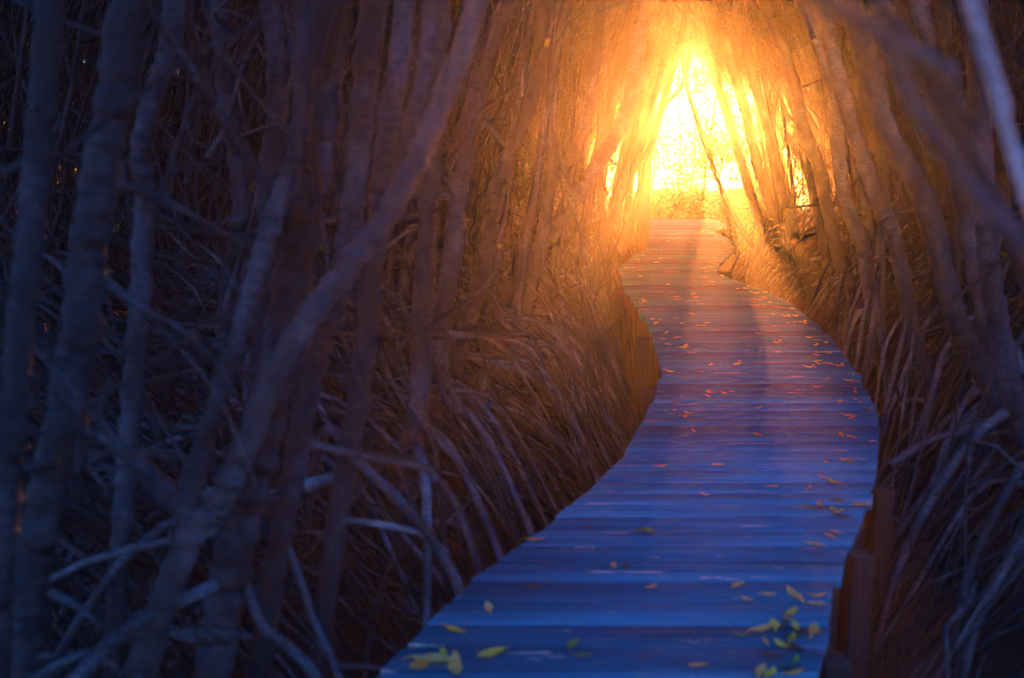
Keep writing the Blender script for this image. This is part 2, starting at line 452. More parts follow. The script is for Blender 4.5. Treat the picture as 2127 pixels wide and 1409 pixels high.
def make_tree(pts, r0, r1, label, group=None, branches=0, roots=0, side=0, cat='tree', name='mangrove_tree', seg=0.07, sides=9, amp=0.16, extra=(), crown=False, bark=None):
    reseed(label)
    pts = np.asarray(pts, float)                      # from the ground up
    length = np.linalg.norm(np.diff(pts, axis=0), axis=1).sum()
    n = max(8, int(length / seg))
    c = catmull(pts, n)
    c[1:-1] += rng.standard_normal((n - 2, 3)) * r0 * 0.07
    root = empty(name, tuple(pts[0]))
    tag(root, label, cat, group)
    rad = node_radius(n, length, r0, r1, amp)
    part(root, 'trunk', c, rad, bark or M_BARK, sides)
    for k in range(branches):
        for _ in range(8):
            i = int(n * rng.uniform(0.3, 0.85)); p = c[i]
            a = rng.uniform(0, 2 * PI); L = rng.uniform(0.5, 1.5); up = rng.uniform(-0.1, 0.9)
            d = np.array((math.cos(a), 0.7 * math.sin(a), up)); d /= np.linalg.norm(d)
            q = np.array([p, p + d * L * 0.35 + (0, 0, 0.03), p + d * L * 0.7 + rng.standard_normal(3) * 0.07, p + d * L + (0, 0, 0.25 * L)])
            cc = catmull(q, 10)
            if not blocked(cc[2:]): break
        else: continue
        rb = rad[i] * rng.uniform(0.25, 0.45)
        o = part(root, 'branch', cc, np.linspace(rb, rb * 0.22, 10), M_BARK, 5, 0.05)
        for j in range(3 if pts[0][1] < 6 else 0):
            p = cc[int(rng.integers(3, 9))]; d = cc[-1] - cc[0]; d = d / np.linalg.norm(d) + rng.normal(0, 0.6, 3); L = rng.uniform(0.2, 0.5)
            V, Q = tube(catmull([p, p + d * L * 0.5 + rng.normal(0, 0.03, 3), p + d * L], 7), np.linspace(rb * 0.4, 0.0015, 7), 5)
            link('twig', mesh_np('twig', V - np.array(root.location), Q), M_BARK, o)
    for k in range(roots):
        for _ in range(10):
            h = rng.uniform(0.2, 1.35)
            i = int(np.argmin(np.abs(c[: n // 2 + 2, 2] - (GROUND + h)))); p = c[i]
            a = (0 if side > 0 else PI) + rng.normal(0, 1.0) if side else rng.uniform(0, 2 * PI)
            rho = h * rng.uniform(0.75, 1.7) + 0.25
            d = np.array((math.cos(a), math.sin(a), 0))
            e = p + d * rho; e[2] = GROUND - 0.08
            yc = np.clip(e[1], 1.5, DECK_END)
            if side > 0: e[0] = min(e[0], xl(yc) - 0.05)
            if side < 0: e[0] = max(e[0], xr(yc) + 0.05)
            m1 = p + (e - p) * 0.38 + (0, 0, (p[2] - e[2]) * rng.uniform(0.16, 0.36)) + rng.standard_normal(3) * 0.02
            m2 = p + (e - p) * 0.75 + (0, 0, (p[2] - e[2]) * rng.uniform(0.05, 0.18)) + rng.standard_normal(3) * 0.02
            cc = catmull([p, m1, m2, e], 12)
            if not blocked(cc[3:]): break
        else: continue
        rr = min(rng.uniform(0.009, 0.021), r0 * 0.8)
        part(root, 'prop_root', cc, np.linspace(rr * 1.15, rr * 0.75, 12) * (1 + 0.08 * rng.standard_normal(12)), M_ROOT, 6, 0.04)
    if crown: add_shade_crown(root, pts[-1])
    for nm, q, ra, rb in extra:
        cc = catmull(q, 18)
        free = nm == 'branch' and rb < ra
        o = part(root, nm, cc, node_radius(18, 1.5, ra, rb * (0.4 if free else 1), 0.12, 0.2), M_ROOT if nm == 'prop_root' else M_BARK, 7, 0.04)
        for k in range(4 if free else 0):
            p = cc[int(rng.integers(8, 18))]; d = cc[-1] - cc[0]; d = d / np.linalg.norm(d) + rng.normal(0, 0.55, 3); L = rng.uniform(0.18, 0.45)
            tw = catmull([p, p + d * L * 0.5 + rng.normal(0, 0.02, 3), p + d * L], 7)
            V, Q = tube(tw, np.linspace(rb * 0.3, 0.0015, 7), 5)
            link('twig', mesh_np('twig', V - np.array(root.location), Q), M_BARK, o)
    return root
def traced(px, d, d_low=None):
    """Places along a trunk in the photo, top first, to points from the ground up."""
    d_low = d if d_low is None else d_low
    k = len(px) - 1
    q = [P(u, v, d + (d_low - d) * i / k) for i, (u, v) in enumerate(px)]
    top = q[0] + (q[0] - q[1]) / (np.linalg.norm(q[0] - q[1]) + 1e-6) * 2.6
    low, dirn = q[-1], q[-1] - q[-2]
    if low[2] > GROUND:
        dirn = dirn / (abs(dirn[2]) + 1e-6); h = low[2] - GROUND + 0.05
        dirn[:2] = np.clip(dirn[:2], -0.5, 0.5)
        q.append(np.array((low[0] + dirn[0] * h, low[1] + dirn[1] * h, GROUND - 0.05)))
    return np.array(([top] + q)[::-1])
def wpx(px, d): return px * d / F / 2                  # half width in metres
SHADE_CROWNS = []
def shade_crown_mesh(k):
    p = rng.standard_normal((850, 3)); p /= np.linalg.norm(p, axis=1)[:, None]
    p *= (rng.random(850) ** 0.45)[:, None] * (1.25, 1.25, 0.75)
    clump = rng.standard_normal((26, 3)) * (0.62, 0.62, 0.38)
    p = p * 0.55 + clump[rng.integers(0, 26, 850)] * 0.75
    V, Q = leaf_cloud(p, 0.15)
    me = mesh_np('crown', V, Q, False); me.materials.append(M_FOLIAGE)
    return me
def add_shade_crown(root, top):  # unseen crowns above the view, added to shade the banks
    if not SHADE_CROWNS: SHADE_CROWNS.extend(shade_crown_mesh(k) for k in range(4))
    y = min(max(top[1], 1.5), DECK_END); x = top[0]
    mid = (xl(y) + xr(y)) / 2
    x = min(x, xl(y) - 1.7) if root.location.x < mid else max(x, xr(y) + 1.7)  # held back from the deck so the sky still lights it
    o = link('crown', SHADE_CROWNS[int(rng.integers(0, 4))], None, root)
    o.location = Vector((x, top[1], max(top[2], 4.6) + 0.4)) - Vector(root.location)
    s = rng.uniform(0.85, 1.25); o.scale = (s, s, s); o.rotation_euler.z = rng.uniform(0, 6.28)
NEAR = 'near mangrove trunks in the blue shade'
def near_tree(px, d, w, label, d_low=None, w_top=None, extra=(), **kw):
    pts = traced(px, d, d_low)
    ex = [(nm, [P(u, v, dd) for u, v in q], wpx(a, dd), wpx(b, dd)) for nm, q, dd, a, b in extra]
    return make_tree(pts, wpx(w, d), wpx(w_top or w * 0.85, d), label, NEAR, extra=ex, sides=12, seg=0.035, crown=True, **kw)

near_tree([(270, -40), (238, 200), (195, 450), (165, 700), (115, 950), (65, 1180), (25, 1409)], 2.7, 82,
          'thick blurred trunk near the left margin, wider than its neighbours', branches=2, roots=3,
          extra=[('branch', [(190, 560), (250, 610), (330, 660), (410, 700)], 2.8, 34, 20), ('branch', [(120, 960), (60, 975), (0, 1000)], 2.6, 32, 26),
                 ('branch', [(100, 1230), (160, 1260), (220, 1310)], 2.7, 26, 20), ('branch', [(250, 380), (330, 410), (440, 470), (530, 520)], 3.2, 26, 16)])
near_tree([(105, -40), (85, 250), (55, 560), (25, 900), (5, 1150), (-10, 1409)], 2.4, 60,
          'dark trunk cut by the left edge of the photo', branches=1, roots=2,
          extra=[('branch', [(75, 330), (30, 350), (-10, 375)], 2.5, 30, 24), ('branch', [(30, 660), (70, 720), (130, 770)], 2.6, 26, 20)])
near_tree([(365, -40), (352, 100), (312, 220), (292, 330), (300, 420), (285, 700), (260, 1000), (240, 1300)], 3.3, 44,
          'slim kinked trunk just right of the thick leftmost trunk', branches=2, roots=3)
near_tree([(690, -40), (668, 150), (650, 330), (622, 500), (590, 700), (545, 900), (500, 1080), (468, 1250), (440, 1409)], 3.2, 86,
          'thick ringed pole trunk rising left of centre beside the diagonal branch', branches=2, roots=5, w_top=76,
          extra=[('branch', [(640, 300), (665, 380), (655, 450)], 3.1, 30, 24), ('prop_root', [(480, 1150), (510, 1215), (545, 1300), (600, 1345), (660, 1412), (700, 1500)], 3.2, 24, 26)])
near_tree([(630, -40), (632, 150), (618, 300), (568, 450), (532, 570), (492, 710), (432, 900), (395, 1050)], 3.0, 40,
          'thin pale trunk bending in front of the thick ringed trunk', branches=0, roots=2, w_top=36)
near_tree([(1010, -40), (942, 150), (880, 300), (815, 430), (740, 535), (640, 665), (560, 800), (505, 940), (450, 1050), (400, 1105), (335, 1260), (280, 1409)], 3.0, 62,
          'long pale trunk slanting from the lower left up to the right', branches=0, roots=2, w_top=44, bark=M_HIGHLIT,
          extra=[('branch', [(905, -40), (892, 120), (862, 270), (830, 400)], 3.05, 44, 48), ('branch', [(400, 1090), (330, 1000), (240, 925), (170, 885)], 3.0, 58, 36),
                 ('branch', [(395, 1060), (330, 1030), (180, 830), (150, 760)], 3.0, 24, 20), ('branch', [(395, 1080), (385, 1000), (430, 890), (480, 720)], 3.0, 40, 26)])
near_tree([(842, -40), (832, 100), (800, 300), (790, 420), (772, 580), (752, 780), (722, 960), (690, 1150), (660, 1409)], 3.7, 48,
          'jointed trunk behind the slanting trunk, seen between it and the path', branches=2, roots=4,
          extra=[('prop_root', [(722, 940), (760, 975), (820, 1030), (890, 1110), (945, 1200), (960, 1260)], 3.65, 20, 24), ('prop_root', [(622, 915), (720, 940), (800, 958), (885, 972), (905, 1000)], 3.5, 16, 18),
                 ('prop_root', [(702, 1080), (780, 1088), (870, 1108), (930, 1150)], 3.68, 16, 14)])
near_tree([(775, -40), (760, 150), (735, 400), (705, 600), (660, 730), (632, 860), (605, 1010), (575, 1160), (535, 1409)], 3.4, 54,
          'jointed trunk close behind the slanting trunk, its lower half in blue light', branches=1, roots=4,
          extra=[('prop_root', [(588, 1110), (625, 1210), (652, 1290), (690, 1370), (720, 1450)], 3.4, 20, 16)])
near_tree([(560, -40), (575, 200), (560, 420), (540, 640), (545, 900), (530, 1200)], 4.4, 46, 'dim upright trunk behind the thick ringed trunk on its left', branches=2, roots=4)
near_tree([(450, -40), (470, 200), (500, 420), (470, 640), (455, 900), (440, 1200)], 4.8, 40, 'dim crooked trunk between the kinked slim trunk and the thick ringed trunk', branches=3, roots=5)
near_tree([(920, -40), (905, 180), (890, 420), (880, 620), (872, 800), (850, 960), (830, 1080)], 4.8, 46, 'dark upright trunk seen right behind the slanting trunk', branches=2, roots=5, side=1)
near_tree([(1075, -40), (1010, 120), (960, 330), (940, 520), (915, 700), (900, 900)], 5.6, 42, 'dark trunk leaning gently toward the glow above the left roots', branches=2, roots=6, side=1)
near_tree([(1135, -40), (1112, 170), (1048, 345), (1022, 450), (1000, 575), (955, 720), (930, 860)], 6.2, 36, 'rusty trunk bowed at mid height over the left roots', branches=1, roots=6, side=1)
near_tree([(1162, -40), (1148, 200), (1140, 400), (1112, 560), (1078, 700), (1045, 830)], 7.2, 28, 'dark straight trunk against the orange glow left of the path', branches=1, roots=6, side=1)
near_tree([(1345, -60), (1328, 60), (1300, 233), (1228, 365), (1150, 480), (1095, 560), (1062, 690), (1040, 800)], 7.8, 34,
          'smooth trunk curving strongly over the path from the left roots', roots=6, side=1)
near_tree([(1255, -40), (1215, 262), (1152, 370), (1100, 460), (1045, 640), (985, 780)], 7.4, 26, 'thin trunk running just left of the strongly curving one', roots=5, side=1)
near_tree([(1000, -60), (1040, 60), (1090, 20)], 5.0, 18, 'thin dark pole crossing the top of the left thicket', branches=0) if False else None

RIGHT = 'mangrove trunks leaning in from the right bank'
def right_tree(px, d, w, label, d_low=None, w_top=None, extra=(), **kw):
    pts = traced(px, d, d_low)
    ex = [(nm, [P(u, v, dd) for u, v in q], wpx(a, dd), wpx(b, dd)) for nm, q, dd, a, b in extra]
    return make_tree(pts, wpx(w, d), wpx(w_top or w * 0.85, d), label, RIGHT, extra=ex, sides=11, seg=0.05, side=-1, **kw)
right_tree([(1985, -80), (2012, 0), (2042, 100), (2076, 220), (2102, 310), (2140, 430), (2210, 640), (2290, 900)], 1.5, 30,
           'pale out of focus trunk hanging into the upper right corner', bark=M_LIT_LIMB)
right_tree([(1640, -30), (1770, 40), (1850, 105), (1890, 200), (1950, 300), (2050, 430), (2200, 600), (2350, 800)], 1.3, 36,
           'broad blurred limb arching across the upper right close to the lens')
right_tree([(1850, 40), (1905, 115), (1965, 235), (2036, 357), (2100, 470), (2170, 610), (2290, 860)], 1.8, 34,
           'blurred grey trunk slanting beneath the broad blurred limb')
right_tree([(1755, -40), (1800, 130), (1842, 278), (1899, 372), (1938, 472), (1974, 621), (2000, 700), (2035, 760), (2074, 840), (2128, 980), (2170, 1110)], 5.2, 50,
           'thick trunk bowing down the right side to the lower right edge', branches=1, roots=5,
           extra=[('prop_root', [(2130, 846), (2030, 886), (1930, 916), (1850, 965)], 5.0, 18, 16), ('prop_root', [(2030, 880), (1980, 960), (1920, 1030), (1860, 1115)], 4.9, 20, 16),
                  ('prop_root', [(2127, 960), (2060, 1080), (2010, 1200), (1970, 1360)], 4.0, 20, 18), ('prop_root', [(2150, 1090), (2080, 1190), (2030, 1290), (2000, 1409)], 3.7, 22, 20)])
right_tree([(1690, -40), (1730, 120), (1775, 278), (1820, 412), (1850, 472), (1872, 560), (1900, 700), (1935, 830)], 7.0, 34,
           'trunk bent at its middle among the right bank roots', branches=1, roots=7)
right_tree([(1650, -40), (1705, 100), (1738, 223), (1750, 397), (1788, 497), (1806, 600), (1830, 720)], 8.4, 32, 'jointed upright trunk on the right bank left of the bent one', branches=1, roots=7)
right_tree([(1560, -60), (1610, 60), (1646, 164), (1668, 263), (1700, 348), (1720, 437), (1750, 561), (1790, 640)], 9.6, 27, 'ringed leaning trunk standing in the orange glow right of the path', branches=1, roots=8)
right_tree([(1390, -20), (1412, 93), (1427, 178), (1448, 250), (1486, 361), (1516, 433), (1550, 493), (1582, 535)], 16.5, 11, 'slender trunk slanting across the bright opening', roots=3)
right_tree([(1440, -20), (1474, 114), (1508, 233), (1536, 327), (1562, 412), (1592, 500), (1610, 550)], 15.0, 20, 'trunk framing the right side of the bright opening', roots=5)
right_tree([(1480, -20), (1516, 120), (1548, 233), (1574, 348), (1602, 433), (1622, 510), (1640, 575)], 13.6, 22, 'second trunk right of the bright opening', roots=6)
right_tree([(1520, -20), (1560, 140), (1592, 260), (1620, 380), (1645, 470), (1665, 560), (1680, 600)], 12.4, 22, 'third trunk right of the bright opening', roots=6)
right_tree([(2040, 300), (2050, 500), (2068, 640), (2100, 800), (2140, 960)], 4.6, 46, 'shadowed trunk low at the right margin behind the blurred limbs', branches=1, roots=4)
right_tree([(1900, -40), (1935, 150), (1975, 330), (2010, 470), (2040, 620), (2090, 800)], 6.0, 40, 'dim trunk behind the thick bowed trunk on its right', branches=2, roots=5)
LEFTFAR = 'thin mangrove trunks left of the bright opening'
def left_far(px, d, w, label, **kw):
    return make_tree(traced(px, d), wpx(w, d), wpx(w * 0.8, d), label, LEFTFAR, side=1, seg=0.06, **kw)
left_far([(1425, 20), (1405, 105), (1381, 190), (1354, 288), (1320, 348), (1275, 433), (1238, 560), (1225, 600)], 12.0, 13, 'slim trunk whose curve draws the left side of the bright opening', roots=5)
left_far([(1400, -20), (1372, 150), (1335, 290), (1300, 390), (1262, 470), (1232, 590)], 11.0, 15, 'slim trunk just left of the one drawing the opening', roots=5)
left_far([(1372, -20), (1345, 120), (1312, 300), (1280, 430), (1250, 520), (1228, 640)], 10.2, 17, 'third slim trunk left of the bright opening', roots=6)
left_far([(1420, 60), (1395, 160), (1350, 320), (1322, 420), (1305, 500), (1292, 560)], 14.2, 12, 'slim upright trunk beside the tall wooden post', roots=4)
left_far([(1440, 60), (1420, 170), (1378, 225), (1348, 320), (1328, 390)], 16.0, 10, 'forked thin trunk rising behind the tall wooden post', roots=2)

left_far([(1392, 40), (1368, 160), (1335, 270), (1312, 360), (1300, 470), (1296, 540)], 15.2, 17, 'slim trunk standing close on the left of the tall wooden post', roots=5)
left_far([(1352, 30), (1322, 200), (1288, 350), (1268, 470), (1258, 565)], 13.0, 19, 'slim trunk two paces left of the tall wooden post, above the deck corner', roots=6)

# rows of leaning trees along both banks
ORD = ['first', 'second', 'third', 'fourth', 'fifth', 'sixth', 'seventh', 'eighth', 'ninth', 'tenth', 'eleventh', 'twelfth', 'thirteenth', 'fourteenth',
       'fifteenth', 'sixteenth', 'seventeenth', 'eighteenth', 'nineteenth', 'twentieth']
def row(side, depth_rows, y0, y1, step, group, word):
    reseed(word)
    out = []
    y = y0
    while y < y1:
        for k in range(30):
            off = rng.uniform(*depth_rows); by = y + rng.uniform(-0.3, 0.3)
            yc = min(by, DECK_END)
            bx = xl(yc) - off if side > 0 else xr(yc) + off
            lean = rng.uniform(0.55, 1.3) * side; ly = rng.normal(0, 0.25); ht = rng.uniform(4.2, 5.4)
            ts = np.array([0, 0.2, 0.45, 0.7, 1.0])
            pts = np.stack([bx + lean * ts ** 1.35 + rng.normal(0, 0.05, 5), by + ly * ts + rng.normal(0, 0.05, 5), GROUND - 0.05 + ht * ts], -1)
            if not blocked(catmull(pts, 40), 0.06): break
        else:
            y += step; continue
        out.append((by, pts)); y += step * rng.uniform(0.7, 1.3)
    for k, (by, pts) in enumerate(sorted(out, key=lambda q: q[0])):
        r0 = rng.uniform(0.028, 0.055)
        make_tree(pts, r0, r0 * 0.6, word % ORD[min(k, 19)], group, branches=int(rng.integers(1, 4)), roots=int(rng.integers(6, 12)), side=side, seg=0.09, sides=8, crown=True)
row(1, (0.35, 1.1), 6.5, 18.5, 0.75, 'leaning trunks along the left deck edge', '%s leaning trunk along the left deck edge, counted away from the viewer')
row(1, (1.2, 2.4), 5.0, 17, 0.9, 'trunks deeper in the left thicket', '%s trunk in the row behind the left deck edge trunks, counted from the viewer')
row(1, (2.5, 4.2), 4.5, 14, 1.1, 'trunks deep in the dark left thicket', '%s trunk deep in the dark left thicket, counted from the viewer')
row(1, (4.2, 8.0), 5.0, 17, 0.8, 'farthest trunks in the dark left thicket', '%s of the farthest trunks in the dark left thicket, counted from the viewer')
row(-1, (0.35, 1.1), 6.0, 18.5, 0.75, 'leaning trunks along the right deck edge', '%s leaning trunk along the right deck edge, counted away from the viewer')
row(-1, (1.2, 2.4), 5.0, 16, 0.9, 'trunks deeper in the right thicket', '%s trunk in the row behind the right deck edge trunks, counted from the viewer')
row(-1, (2.5, 4.2), 5.0, 13, 1.1, 'trunks deep in the right thicket', '%s trunk deep in the right thicket, counted from the viewer')

# ------------------------------------------------------------------ tangled roots beside the deck and the thicket behind: nobody could count them
STICK_COUNT = [0]
def sticks(N, gen, rmin, rmax, taper=0.6, K=5, wob=0.02, sides=4, thin=True):
    reseed('sticks %d %.4f %.4f %d' % (N, rmin, rmax, STICK_COUNT[0])); STICK_COUNT[0] += 1
    a, b, sag = gen(N)
    t = np.linspace(0, 1, K)[None, :, None]
    q = a[:, None] * (1 - t) + b[:, None] * t
    q[:, :, 2] += (4 * t[..., 0] * (1 - t[..., 0])) * sag[:, None]
    q[:, 1:-1] += rng.standard_normal((N, K - 2, 3)) * wob
    yc = np.clip(a[:, 1], 1.5, DECK_END)
    off = np.maximum(xl(yc) - a[:, 0], a[:, 0] - xr(yc))
    keep = np.interp(a[:, 1], [8, 13, 20, 22], [1, 0.6, 0.5, 0.0])
    keep = np.where((a[:, 2] < 0.9) & (a[:, 1] < 21), 1.0, keep)
    keep = np.where(off > 3.2, 1.0, keep)
    keep = np.where((a[:, 2] > 1.9) & (a[:, 1] < 21), np.maximum(keep, 0.85), keep)
    ok = ~blocked(q) & ((rng.random(N) < keep) | (not thin))
    q = q[ok]
    r = rng.uniform(rmin, rmax, len(q))[:, None] * np.linspace(1, taper, K)[None]
    return many_tubes(q, r, sides)
def stuff(name, label, VQ, mat=None):
    V = []; Q = []; o = 0
    for v, q in VQ:
        V.append(v); Q.append(q + o); o += len(v)
    return tag(link(name, mesh_np(name, np.concatenate(V), np.concatenate(Q)), mat or M_STICK), label, kind='stuff')
def root_gen(side, reach, zhi):
    def g(N):
        y = rng.uniform(3.2, 20.5, N) if side > 0 else rng.uniform(3.0, 20.5, N)
        yc = np.clip(y, 1.5, DECK_END)
        e = xl(yc) if side > 0 else xr(yc)
        foot = rng.uniform(0.04, reach, N) ** 1.15
        L = rng.uniform(0.5, 1.8, N)
        ang = np.radians(rng.normal(44, 17, N)); yaw = rng.normal(0, 0.5, N)
        out = np.where(rng.random(N) < 0.88, 1, -1) * np.cos(ang) * np.cos(yaw) * L
        b = np.stack([e - side * foot, y, GROUND + rng.uniform(-0.05, zhi, N) * (foot / reach) ** 0.6], -1)
        a = b + np.stack([-side * out, np.cos(ang) * np.sin(yaw) * L, np.abs(np.sin(ang)) * L], -1)
        return a, b, rng.uniform(0.02, 0.24, N) * L
    return g
def arc_gen(side):
    def g(N):
        y = rng.uniform(3.2, 17.5, N); yc = np.clip(y, 1.5, DECK_END)
        e = xl(yc) if side > 0 else xr(yc)
        foot = rng.uniform(0.04, 1.9, N)
        L = rng.uniform(0.9, 2.3, N); ang = np.radians(rng.normal(40, 11, N)); yaw = rng.normal(0, 0.4, N)
        b = np.stack([e - side * foot, y, GROUND + rng.uniform(-0.05, 0.3, N) * foot], -1)
        a = b + np.stack([-side * np.cos(ang) * np.cos(yaw) * L, np.cos(ang) * np.sin(yaw) * L, np.sin(ang) * L], -1)
        return a, b, rng.uniform(0.10, 0.26, N) * L
    return g
stuff('tangled_roots', 'tangle of criss-crossing prop roots left of the boardwalk', [sticks(500, root_gen(1, 2.6, 0.4), 0.004, 0.010, K=6), sticks(2400, root_gen(1, 5.5, 0.7), 0.005, 0.013, K=6), sticks(800, arc_gen(1), 0.006, 0.014, K=9, wob=0.012, sides=6)])
stuff('tangled_roots', 'tangle of criss-crossing prop roots right of the boardwalk', [sticks(500, root_gen(-1, 2.6, 0.4), 0.004, 0.010, K=6), sticks(2400, root_gen(-1, 5.5, 0.7), 0.005, 0.013, K=6), sticks(800, arc_gen(-1), 0.006, 0.014, K=9, wob=0.012, sides=6)])
def thicket_gen(side, far, zmax, y0, y1, lean, zmin=0.55, near=0.25):
    def g(N):
        y = rng.uniform(y0, y1, N); yc = np.clip(y, 1.5, DECK_END)
        e = xl(yc) if side > 0 else xr(yc)
        x = e - side * (near + rng.random(N) ** 0.8 * far)
        z = rng.uniform(zmin, zmax, N); L = rng.uniform(0.5, 1.9, N)
        tilt = rng.normal(lean, 0.3, N); ty = rng.normal(0, 0.3, N)
        wild = rng.random(N) < 0.3
        tilt = np.where(wild, rng.uniform(-1.5, 1.5, N), tilt); ty = np.where(wild, rng.uniform(-1, 1, N), ty)
        d = np.stack([side * np.sin(tilt), np.sin(ty) * 0.7, np.cos(tilt)], -1); d /= np.linalg.norm(d, axis=1)[:, None]
        a = np.stack([x, y, z], -1)
        return a, a + d * L[:, None], rng.uniform(-0.05, 0.05, N)
    return g
stuff('dense_thicket', 'dense thicket of thin stems and dead twigs left of the boardwalk',
      [sticks(9000, thicket_gen(1, 7, 4.6, 4.5, 26, 0.22), 0.004, 0.015), sticks(15000, thicket_gen(1, 14, 5, 9, 30, 0.25, GROUND, 1.7), 0.006, 0.022), sticks(9000, thicket_gen(1, 3, 4.2, 7, 22, 0.25, 0.7), 0.003, 0.007, K=4, wob=0.04, sides=3)])
stuff('dense_thicket', 'dense thicket of thin stems and dead twigs right of the boardwalk',
      [sticks(9000, thicket_gen(-1, 7, 4.6, 4.5, 26, 0.25), 0.004, 0.015), sticks(9000, thicket_gen(-1, 9, 5, 9, 30, 0.28, GROUND, 1.7), 0.006, 0.022), sticks(9000, thicket_gen(-1, 3, 4.2, 7, 22, 0.28, 0.7), 0.003, 0.007, K=4, wob=0.04, sides=3)])

def over_gen(N):
    y = rng.uniform(8, 20, N); yc = np.minimum(y, DECK_END); m = (xl(yc) + xr(yc)) / 2
    s = np.where(rng.random(N) < 0.5, 1, -1)
    a = np.stack([m + rng.uniform(-1.3, 1.3, N), y, rng.uniform(2.5, 4.8, N)], -1)
    tilt = rng.normal(0.45, 0.4, N) * s; ty = rng.normal(0, 0.6, N)
    d = np.stack([np.sin(tilt), np.sin(ty) * 0.7, np.cos(tilt)], -1); d /= np.linalg.norm(d, axis=1)[:, None]
    return a, a + d * rng.uniform(0.4, 1.3, N)[:, None], rng.uniform(-0.08, 0.08, N)
def far_over_gen(N):
    a, b, s = over_gen(N)
    dy = rng.uniform(14.5, 20.5, N) - a[:, 1]; a[:, 1] += dy; b[:, 1] += dy
    m = (xl(np.minimum(a[:, 1], DECK_END)) + xr(np.minimum(a[:, 1], DECK_END))) / 2
    dx = m + rng.uniform(-1.1, 1.4, N) - a[:, 0]; a[:, 0] += dx; b[:, 0] += dx
    dz = rng.uniform(2.3, 4.0, N) - a[:, 2]; a[:, 2] += dz; b[:, 2] += dz
    return a, b, s
stuff('overhead_twigs', 'mesh of dead twigs closing the arch above the boardwalk', [sticks(12000, over_gen, 0.003, 0.010, wob=0.035), sticks(7500, far_over_gen, 0.003, 0.011, wob=0.035, thin=False)])

# ------------------------------------------------------------------ leafy trees beyond the opening
def leafy_tree(x, y, h, n, spread, label, lean=0.0):
    reseed(label)
    root = empty('leafy_tree', (x, y, GROUND)); tag(root, label, 'tree', 'leafy mangroves beyond the bright opening')
    ts = np.linspace(0, 1, 6)
    tr = catmull(np.stack([x + lean * ts + rng.normal(0, 0.04, 6), y + rng.normal(0, 0.04, 6), GROUND - 0.03 + ts * (h - GROUND)], -1), 30)
    part(root, 'trunk', tr, np.linspace(0.028, 0.012, 30), M_BARK, 7)
    C = []
    for k in range(12):
        p = tr[int(30 * (0.12 + 0.82 * rng.random() ** 0.7))]; a = rng.uniform(0, 2 * PI); L = rng.uniform(0.5, spread)
        e = p + (math.cos(a) * L, math.sin(a) * L, rng.uniform(0.0, 0.6))
        q = catmull([p, (p + e) / 2 + (0, 0, -0.06), e], 9)
        part(root, 'branch', q, np.linspace(0.014, 0.005, 9), M_BARK, 5)
        m = n // 12
        C.append(q[rng.integers(3, 9, m)] + rng.normal(0, 0.17, (m, 3)) * rng.uniform(0.5, 1.8, (m, 1)))
    V, Q = leaf_cloud(np.concatenate(C), 0.10)
    link('crown', mesh_np('crown', V - np.array(root.location), Q, False), M_FOLIAGE, root)
LEAFY = [(1365, 22.5, 3.4, 1500, 'leafy tree behind the tall wooden post'), (1415, 24.0, 4.2, 1600, 'leafy tree left of the middle in the bright opening'),
         (1462, 22.8, 3.8, 1300, 'leafy tree in the middle of the bright opening'), (1500, 25.0, 4.6, 1700, 'leafy tree right of the middle in the bright opening'),
         (1545, 22.3, 3.6, 1600, 'leafy tree at the right rim of the bright opening'), (1600, 24.0, 4.4, 1500, 'leafy tree half hidden by the trunks right of the opening'),
         (1310, 24.5, 4.4, 1500, 'leafy tree half hidden by the trunks left of the opening'), (1440, 27.0, 5.2, 2000, 'tallest leafy tree far behind the opening')]
for u, y, h, n, lab in LEAFY:
    p = P(u, 300, y); leafy_tree(p[0], y, h, n, 1.2, lab, rng.uniform(-0.2, 0.3))
reseed('shrubs')
# low leaves at the foot of the opening's right side
b0 = P(1545, 470, 18.0)
root = empty('leafy_shrub', (b0[0], 18.0, GROUND)); tag(root, 'low green shrub beside the right end of the far boardwalk', 'shrub')
for k in range(7):
    a = rng.uniform(0, 2 * PI); e = np.array((b0[0] + math.cos(a) * 0.35, 18 + math.sin(a) * 0.5, rng.uniform(0.0, 0.75)))
    part(root, 'stem', catmull([(b0[0], 18, GROUND), (b0[0] * 0.5 + e[0] * 0.5, 18, -0.2), e], 8), np.linspace(0.012, 0.005, 8), M_BARK, 5)
C = np.stack([rng.normal(b0[0], 0.22, 520), rng.normal(18, 0.4, 520), rng.uniform(-0.5, 0.85, 520)], -1)
C = C[C[:, 0] > xr(np.minimum(C[:, 1], DECK_END)) + 0.05]
V, Q = leaf_cloud(C, 0.09); link('crown', mesh_np('crown', V - np.array(root.location), Q, False), M_FOLIAGE, root)
